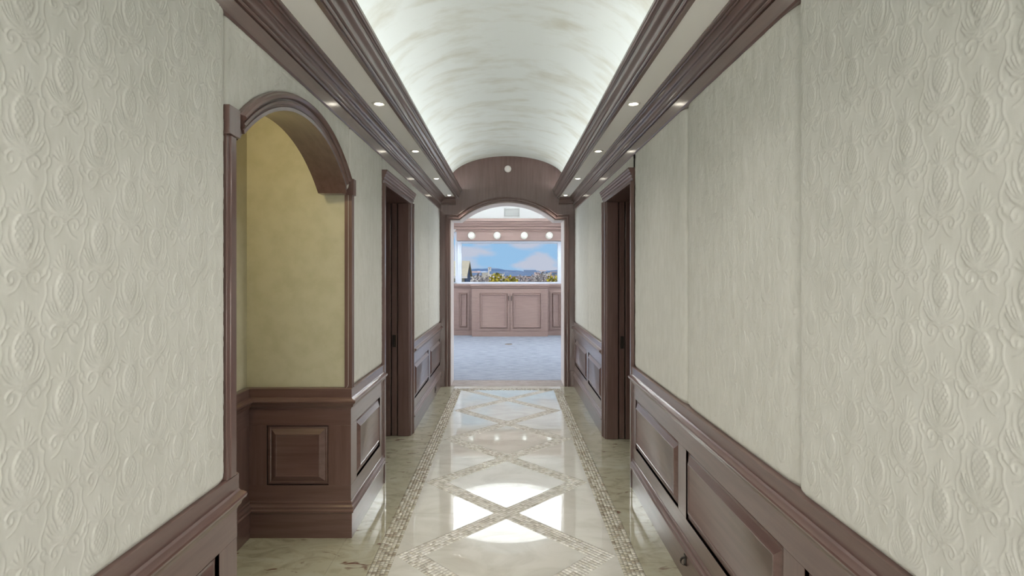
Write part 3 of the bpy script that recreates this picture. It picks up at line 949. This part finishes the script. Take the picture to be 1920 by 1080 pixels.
# back wall with window openings
WZ0, WZ1 = 1.305, 2.252
GX0, GX1 = -1.135, 1.225
LW0, LW1 = -2.55, -1.27                          # neighbouring window
bm = NB()
wbox(bm, -3.3, 3.3, YB, YB + 0.2, 0, WZ0 - 0.03)
wbox(bm, -3.3, 3.3, YB, YB + 0.2, 2.55, 4.3)
wbox(bm, -3.3, LW0, YB, YB + 0.2, WZ0, 2.55)
wbox(bm, GX1 + 0.13, 3.3, YB, YB + 0.2, WZ0, 2.55)
wbox(bm, GX0 - 0.02, GX1 + 0.14, YB, YB + 0.2, WZ1 + 0.05, 2.55)
wall_room_back = struct(obj('wall_room_back', bm, 'white_paint', sharp=None), 'white back wall of the far room around the view window', 'wall')
def window(name, x0, x1, z0, z1, w, label, mull=()):
    root = empty(name, ((x0 + x1) / 2, YB + 0.06, z0))
    struct(root, label, 'window')
    for (a, b, c, d) in ((x0 - w, x0, z0 - w * 0.4, z1 + w * 0.4), (x1, x1 + w, z0 - w * 0.4, z1 + w * 0.4), (x0, x1, z1, z1 + w * 0.5), (x0, x1, z0 - w * 0.4, z0)):
        bm = NB(); wbox(bm, a, b, YB - 0.03, YB + 0.09, c, d)
        obj('frame_bar', bm, 'frame_white', root, bevel=0.004)
    for xm in mull:
        bm = NB(); wbox(bm, xm - 0.03, xm + 0.03, YB - 0.01, YB + 0.08, z0, z1)
        obj('frame_bar', bm, 'frame_white', root, bevel=0.006)
    e = [x0] + list(mull) + [x1]
    for a, b in zip(e, e[1:]):
        bm = NB(); wbox(bm, a, b, YB + 0.04, YB + 0.048, z0, z1)
        obj('pane', bm, 'window_glass', root, sharp=None)
window('window_1', GX0, GX1, WZ0, WZ1, 0.12, 'wide white framed view window above the counter')
window('window_2', LW0, LW1 - 0.02, WZ0, 2.51, 0.05, 'tall narrow side window showing sky beside the view window')

# window header with four globe lamps and crown
hx0, hx1 = -1.235, 1.31
header = empty('window_header', (0.03, YB - 0.2, 2.29))
tag(header, 'mauve brown flat boxed header over the view window', 'header')
bm = NB(); wbox(bm, hx0, hx1, YB - 0.26, YB, 2.305, 2.545)
obj('fascia', bm, 'cabinet_wood', header, bevel=0.005)
bm = NB()
HC = [(0.0, 2.52), (0.03, 2.52), (0.04, 2.535), (0.03, 2.552), (0.012, 2.556), (0.012, 2.575), (0.05, 2.578), (0.06, 2.60), (0.05, 2.618), (0.032, 2.62), (0.032, 2.64), (0.08, 2.655), (0.10, 2.69), (0.14, 2.715), (0.15, 2.74), (0.135, 2.744), (0.135, 2.756), (0.17, 2.76), (0.17, 2.83), (0.0, 2.83)]
prism(bm, lambda s, h, d: (s, YB - 0.25 - d, h), HC, hx0 - 0.0, 2.2, -1, 0)
wbox(bm, hx0 - 0.17, 2.2, YB - 0.25, YB, 2.60, 2.83)
struct(obj('trim_8', bm, 'cabinet_wood', sharp=25), 'mauve brown crown moulding over the header of the view window', 'cornice')
for i, px in enumerate((884, 932, 983, 1030)):
    x = 0.012 + (px - 953) * 13.2 / FPX
    z = H + (510 - 441.5) * 13.2 / FPX
    yb = YB - 0.26
    root = empty('globe_lamp', (x, yb, z - 0.09))
    tag(root, ('glass globe lamp on the header, nearest the tall side window', 'glass globe lamp on the header, second from the tall side window',
               'glass globe lamp on the header, third from the tall side window', 'glass globe lamp on the header, farthest from the tall side window')[i], 'lamp', 'globe lamps on the window header')
    bm = NB(); lathe(bm, [(0.0, -0.022), (0.07, -0.022), (0.085, -0.012), (0.09, 0.0)], (x, yb, z), axis='y', seg=28)
    obj('back_plate', bm, 'lamp_trim', root)
    bm = NB(); lathe(bm, [(0.090 * math.sin(a), -0.100 + 0.090 * math.cos(a)) for a in np.linspace(0.35, math.pi, 16)], (x, yb, z), axis='y', seg=28)
    obj('glass_globe', bm, 'globe_glass', root)
    bm = NB(); lathe(bm, [(0.014, -0.02), (0.018, -0.05), (0.04, -0.075), (0.048, -0.10), (0.04, -0.128), (0.0, -0.145)], (x, yb, z), axis='y', seg=24)
    obj('bulb', bm, 'globe_bulb', root)

# air register above the header
root = empty('air_register', (0.07, YB, 2.93))
tag(root, 'pale grey air register on the white wall above the header', 'vent')
bm = NB(); vx0, vx1, vz0, vz1 = -0.09, 0.29, 2.915, 3.12
for a, b, c, d in ((vx0, vx1, vz1 - 0.02, vz1), (vx0, vx1, vz0, vz0 + 0.02), (vx0, vx0 + 0.02, vz0, vz1), (vx1 - 0.02, vx1, vz0, vz1)):
    wbox(bm, a, b, YB - 0.012, YB, c, d)
obj('frame', bm, 'vent_grey', root)
for i in range(9):
    z = vz0 + 0.025 + i * 0.0185
    bm = NB(); hexa(bm, [(vx0 + 0.02, YB - 0.010, z), (vx1 - 0.02, YB - 0.010, z), (vx1 - 0.02, YB - 0.009, z + 0.002), (vx0 + 0.02, YB - 0.009, z + 0.002),
                         (vx0 + 0.02, YB, z + 0.012), (vx1 - 0.02, YB, z + 0.012), (vx1 - 0.02, YB, z + 0.015), (vx0 + 0.02, YB, z + 0.015)])
    obj('louvre', bm, 'vent_grey', root)

# counter and cabinets
CF, SF = 13.17, 13.42                                     # front faces: centre, sides
bm = NB()
wbox(bm, -1.95, 1.95, SF - 0.05, YB, 1.205, 1.262); wbox(bm, -0.90, 1.00, CF - 0.05, SF - 0.05, 1.205, 1.262)
ct = obj('counter_top', bm, 'cabinet_wood', bevel=0.012)
tag(ct, 'mauve brown counter ledge under the view window', 'counter')
bm = NB(); wbox(bm, -1.93, 1.93, SF - 0.03, YB, 1.165, 1.205); wbox(bm, -0.88, 0.98, CF - 0.03, SF - 0.03, 1.165, 1.205)
obj('edge_moulding', bm, 'cabinet_wood', ct, bevel=0.012)
CPAN = [(0, 0.0), (0, 0.016), (0.045, 0.016), (0.048, 0.002), (0.056, 0.000), (0.066, 0.016), (0.080, 0.034), (0.092, 0.030), (0.100, 0.008), (0.11, 0.006)]
def cabinet(x0, x1, y, doors, label, handles=True, group=None):
    root = empty('base_cabinet', ((x0 + x1) / 2, YB - 0.1, 0))
    tag(root, label, 'cabinet', group)
    fr = lambda s, h, d: (s, y - d, h)
    bm = NB(); box(bm, fr, x0, x1, 0.0, 1.164, 0, -(YB - y - 0.002))
    obj('carcass', bm, 'cabinet_wood', root, bevel=0.006)
    bm = NB(); box(bm, fr, x0 - 0.0, x1 + 0.0, 0.0, 0.12, 0, 0.012)
    obj('toe_board', bm, 'cabinet_wood', root, bevel=0.006)
    for k, (a, b) in enumerate(doors):
        bm = NB(); rings(bm, fr, a, b, 0.145, 1.09, CPAN)
        dr = obj('door', bm, 'cabinet_wood', root, sharp=25)
        if handles:
            hx = b - 0.025 if k == 0 else a + 0.025
            bm = NB(); box(bm, fr, hx - 0.008, hx + 0.008, 0.86, 0.98, 0.03, 0.042)
            box(bm, fr, hx - 0.006, hx + 0.006, 0.868, 0.882, 0.012, 0.032); box(bm, fr, hx - 0.006, hx + 0.006, 0.958, 0.972, 0.012, 0.032)
            hd = obj('handle', bm, 'dark_metal', dr, bevel=0.003); hd['label'] = 'dark bar handle'
cabinet(-0.86, 0.96, CF, [(-0.72, 0.045), (0.065, 0.84)], 'wide mauve brown base cabinet with two panelled doors and dark handles')
cabinet(-1.34, -0.865, SF, [(-1.235, -0.935)], 'narrow mauve brown panelled cabinet between the wide one and the tall side window', False)
cabinet(0.965, 1.44, SF, [(1.03, 1.345)], 'narrow mauve brown panelled cabinet between the wide one and the blank end panel', False)
bm = NB(); wbox(bm, -1.9, -1.345, 13.46, YB, 0, 1.168); 
struct(obj('trim_6', bm, 'cabinet_wood', bevel=0.006), 'plain mauve brown panel below the tall side window', 'panelling')
bm = NB(); wbox(bm, 1.445, 1.9, 13.46, YB, 0, 1.168)
struct(obj('trim_7', bm, 'cabinet_wood', bevel=0.006), 'plain mauve brown panel at the blank end of the counter', 'panelling')

# floor outlet, door catch, wall outlet
root = empty('floor_outlet', (0.02, 11.74, 0.004)); tag(root, 'small brown brass floor outlet in the pale carpet', 'outlet')
bm = NB(); lathe(bm, [(0.0, 0.010), (0.07, 0.010), (0.078, 0.006), (0.082, 0.0)], (0.02, 11.74, 0.004), seg=28)
obj('cover_ring', bm, 'threshold_stone', root)
bm = NB(); wbox(bm, -0.02, 0.06, 11.72, 11.76, 0.012, 0.018)
obj('lid', bm, 'dark_metal', root, bevel=0.003)

root = empty('door_catch', (W - 0.02, 2.75, 0.09)); tag(root, 'small dark metal hook catch on the baseboard under the padded wall', 'catch')
bm = NB(); box(bm, RF, 2.735, 2.765, 0.085, 0.135, 0.020, 0.024)
obj('plate', bm, 'dark_metal', root, bevel=0.001)
bm = NB()
for q in range(8):
    a0, a1 = q / 8 * math.pi * 1.3, (q + 1) / 8 * math.pi * 1.3
    def pp(a): return (0.024 + 0.018 * math.sin(a), 0.118 - 0.018 * (1 - math.cos(a)))
    (d0, h0), (d1, h1) = pp(a0), pp(a1)
    hexa(bm, [RF(2.746, h0, d0), RF(2.754, h0, d0), RF(2.754, h1, d1), RF(2.746, h1, d1), RF(2.746, h0 + 0.007, d0 + 0.003), RF(2.754, h0 + 0.007, d0 + 0.003), RF(2.754, h1 + 0.004, d1 + 0.006), RF(2.746, h1 + 0.004, d1 + 0.006)])
obj('hook', bm, 'dark_metal', root)

root = empty('wall_outlet', (-W + 0.02, 6.88, 0.05)); tag(root, 'small dark outlet in the baseboard near the portal', 'outlet')
bm = NB(); box(bm, LF, 6.83, 6.93, 0.045, 0.115, 0.019, 0.025)
obj('plate', bm, 'dark_metal', root, bevel=0.002)
bm = NB(); box(bm, LF, 6.85, 6.872, 0.065, 0.095, 0.024, 0.028); box(bm, LF, 6.888, 6.91, 0.065, 0.095, 0.024, 0.028)
obj('socket', bm, 'wood_y', root)

# ------------------------------------------------------------------ outside view
bm = NB()
N = 40
gx = np.linspace(-500, 500, N); gy = np.concatenate([np.linspace(15, 300, 25), np.linspace(340, 1500, 15)])
vg = [[bm.verts.new((x, y, -5.0 - 2.5 * math.exp(-((y - 160) / 70) ** 2) + 0.4 * math.sin(x * 0.05 + y * 0.03) + max(0, (y - 300) * 0.0042))) for x in gx] for y in gy]
for r0, r1 in zip(vg, vg[1:]):
    for i in range(N - 1):
        bm.faces.new([r0[i], r0[i + 1], r1[i + 1], r1[i]])
struct(obj('ground', bm, 'lawn', sharp=60), 'brown winter ground of the town beyond the window', 'ground')

bm = NB()
xs_ = np.linspace(-900, 900, 120)
rr = random.Random(11)
ph = [rr.uniform(0, 6) for _ in range(6)]
f = lambda x: 3.0 + 4.5 * (0.5 + 0.5 * math.sin(x * 0.011 + ph[0])) + 2.4 * math.sin(x * 0.031 + ph[1]) + 1.2 * math.sin(x * 0.09 + ph[2])
A = [bm.verts.new((x, 1500, -8)) for x in xs_]; B = [bm.verts.new((x, 1560, f(x) - 1.0)) for x in xs_]; C_ = [bm.verts.new((x, 1750, f(x) + 2.5 + 1.5 * math.sin(x * 0.02 + ph[3]))) for x in xs_]; D_ = [bm.verts.new((x, 1900, -8)) for x in xs_]
for r0, r1 in ((A, B), (B, C_), (C_, D_)):
    for i in range(len(xs_) - 1):
        bm.faces.new([r0[i], r0[i + 1], r1[i + 1], r1[i]])
struct(obj('hills', bm, 'far_hills', sharp=60), 'long low blue hills with snow on the horizon', 'hills')

# neighbouring house: ridge along x, gable end to the right
hs = empty('house', (-11, 58.6, -5)); tag(hs, 'neighbouring house with beige tiled roof and gable coloured as dark blue shade', 'house')
gxr, gxl = -4.08, -18.0
rz, ez, fy, ry, by = 2.6, 1.0, 54.7, 58.65, 62.6
bm = NB(); wbox(bm, gxl, gxr - 0.25, fy + 0.5, by - 0.5, -5, ez + 0.1)
obj('wall', bm, 'house_wall', hs, sharp=None)
for (ya, za, yb_, zb) in ((fy, ez, ry, rz), (ry, rz, by, ez)):
    bm = NB(); hexa(bm, [(gxl, ya, za), (gxr, ya, za), (gxr, yb_, zb), (gxl, yb_, zb), (gxl, ya, za + 0.15), (gxr, ya, za + 0.15), (gxr, yb_, zb + 0.15), (gxl, yb_, zb + 0.15)])
    obj('roof_slope', bm, 'roof_tile', hs, sharp=None)
bm = NB()
g = [(gxr - 0.2, fy + 0.4, -5), (gxr - 0.2, by - 0.4, -5), (gxr - 0.2, by - 0.4, ez + 0.1), (gxr - 0.2, ry, rz - 0.05), (gxr - 0.2, fy + 0.4, ez + 0.1)]
va = [bm.verts.new(p) for p in g]; vb = [bm.verts.new((p[0] - 0.08, p[1], p[2])) for p in g]
bm.faces.new(va); bm.faces.new(vb[::-1])
for i in range(5): bm.faces.new([va[i], va[(i + 1) % 5], vb[(i + 1) % 5], vb[i]])
obj('gable', bm, 'gable_shade_siding', hs, sharp=None)
bm = NB(); wbox(bm, gxl, gxr + 0.02, fy - 0.08, fy + 0.02, ez - 0.08, ez + 0.14)
obj('gutter', bm, 'city_pale', hs, sharp=None)
bm = NB(); wbox(bm, -6.6, -5.2, fy + 0.46, fy + 0.5, -0.6, 0.6)
obj('window', bm, 'city_glass', hs, sharp=None)

def tree(px, D, top_y, wpx, m, label, group, seed, dens=260):
    rr = random.Random(seed)
    x = 0.012 + (px - 953) * D / FPX
    zt = H + (510 - top_y) * D / FPX
    zg = -6.6
    rw = wpx * D / FPX / 2
    root = empty('tree', (x, D, zg)); tag(root, label, 'tree', group)
    bm = NB()
    h = zt - zg
    n = 7
    rowz = [(zg, 0.16), (zg + h * 0.4, 0.12), (zg + h * 0.85, 0.04)]
    prev = None
    for z, r in rowz:
        ring = [bm.verts.new((x + r * math.cos(2 * math.pi * i / n), D + r * math.sin(2 * math.pi * i / n), z)) for i in range(n)]
        if prev:
            for i in range(n): bm.faces.new([prev[i], prev[(i + 1) % n], ring[(i + 1) % n], ring[i]])
        prev = ring
    for k in range(9):
        a = rr.uniform(0, 6.28); z0 = zg + h * rr.uniform(0.35, 0.6); l = rw * rr.uniform(0.6, 0.95)
        p0 = Vector((x, D, z0)); p1 = p0 + Vector((math.cos(a) * l, math.sin(a) * l, h * rr.uniform(0.12, 0.3)))
        hexa(bm, [p0 + Vector(q) for q in ((-.05, 0, 0), (.05, 0, 0), (.05, 0, .08), (-.05, 0, .08))] + [p1 + Vector(q) for q in ((-.02, 0, 0), (.02, 0, 0), (.02, 0, .03), (-.02, 0, .03))])
    obj('trunk', bm, 'bark', root, sharp=None)
    bm = NB()
    cz = zg + h * 0.68; rh = zt - cz
    for k in range(dens):
        u = Vector((rr.gauss(0, 1), rr.gauss(0, 1), rr.gauss(0, 1))).normalized()
        R = rr.uniform(0.45, 1.0)
        c = Vector((x + u.x * rw * R, D + u.y * rw * R, cz + u.z * rh * R))
        s = rw * rr.uniform(0.10, 0.22)
        t1 = Vector((rr.uniform(-1, 1), rr.uniform(-1, 1), rr.uniform(-1, 1))).normalized() * s
        t2 = t1.cross(Vector((rr.uniform(-1, 1), rr.uniform(-1, 1), rr.uniform(-1, 1)))).normalized() * s * 0.8
        v = [bm.verts.new(c + t1), bm.verts.new(c + t2), bm.verts.new(c - t1), bm.verts.new(c - t2)]
        bm.faces.new(v)
    me = bpy.data.meshes.new('foliage'); bm.to_mesh(me); bm.free()
    place('foliage', me, m, root, sharp=None)
tree(932, 120, 509, 34, 'yellow_foliage', 'tall yellow green tree in front of the town', None, 1)
tree(959, 125, 515, 32, 'yellow_foliage', 'lower wide yellow green tree in front of the town', None, 2)
tree(1036, 130, 513, 26, 'yellow_foliage', 'olive tree among bare trees near the window frame', None, 3)
for i, (px, D, ty, w) in enumerate(((897, 140, 510, 24), (915, 160, 514, 20), (985, 170, 515, 22), (1004, 150, 511, 28), (1020, 165, 508, 26), (888, 120, 519, 20), (974, 190, 514, 20), (946, 200, 516, 20), (1044, 180, 513, 20))):
    tree(px, D, ty, w, 'bare_twigs', 'bare grey winter tree in the town beyond the window', 'bare trees beyond the window', 20 + i, 200)

rr = random.Random(4)
def building(x, D, w, h, dp, m, roof):
    zg = -6.5 + max(0, (D - 300) * 0.0042)
    root = empty('town_building', (x, D, zg))
    tag(root, 'small distant %s town building with a %s roof below the hills' % ({'city_pale': 'pale', 'city_pink': 'reddish', 'city_slate': 'slate blue'}[m], 'pitched' if roof else 'flat'), 'building', 'town buildings beyond the window')
    bm = NB(); wbox(bm, x - w / 2, x + w / 2, D, D + dp, zg, zg + h)
    obj('wall', bm, m, root, sharp=None)
    bm = NB()
    if roof:
        e = 0.3
        a = [(x - w / 2 - e, D - e, zg + h), (x + w / 2 + e, D - e, zg + h), (x + w / 2 + e, D + dp + e, zg + h), (x - w / 2 - e, D + dp + e, zg + h)]
        v = [bm.verts.new(p) for p in a]; r0 = bm.verts.new((x - w / 2 - e, D + dp / 2, zg + h + dp * 0.22)); r1 = bm.verts.new((x + w / 2 + e, D + dp / 2, zg + h + dp * 0.22))
        bm.faces.new([v[0], v[1], r1, r0]); bm.faces.new([v[2], v[3], r0, r1]); bm.faces.new([v[1], v[2], r1]); bm.faces.new([v[3], v[0], r0]); bm.faces.new(v[::-1])
    else:
        wbox(bm, x - w / 2 - 0.15, x + w / 2 + 0.15, D - 0.15, D + dp + 0.15, zg + h, zg + h + 0.5)
    obj('roof', bm, rr.choice(('city_slate', 'city_pale', 'city_pink')), root, sharp=None)
    nw = max(1, int(w / 3.2))
    for k in range(nw):
        bm = NB(); cx = x - w / 2 + (k + 0.5) * w / nw
        wbox(bm, cx - 0.6, cx + 0.6, D - 0.04, D + 0.02, zg + h - 2.4, zg + h - 1.0)
        obj('window', bm, 'city_glass', root, sharp=None)
slots = []
for row, D in enumerate((300, 360, 430, 520, 620)):
    x = (868 - 953) * D / FPX + rr.uniform(0, 8)
    while x < (1056 - 953) * D / FPX:
        w = rr.uniform(7, 15)
        if rr.random() < 0.62: slots.append((x + w / 2, D + rr.uniform(0, 25), w))
        x += w + rr.uniform(1.5, 9)
for x, D, w in slots:
    building(x, D, w, rr.uniform(5.0, 8.0), rr.uniform(6, 10), rr.choice(('city_pale', 'city_pale', 'city_pink', 'city_slate')), rr.random() < 0.6)
building(0.012 + (974 - 953) * 230 / FPX, 230, 12, 6.3, 8, 'city_pink', True)
building(0.012 + (918 - 953) * 700 / FPX, 700, 4, 12, 4, 'city_pale', False)
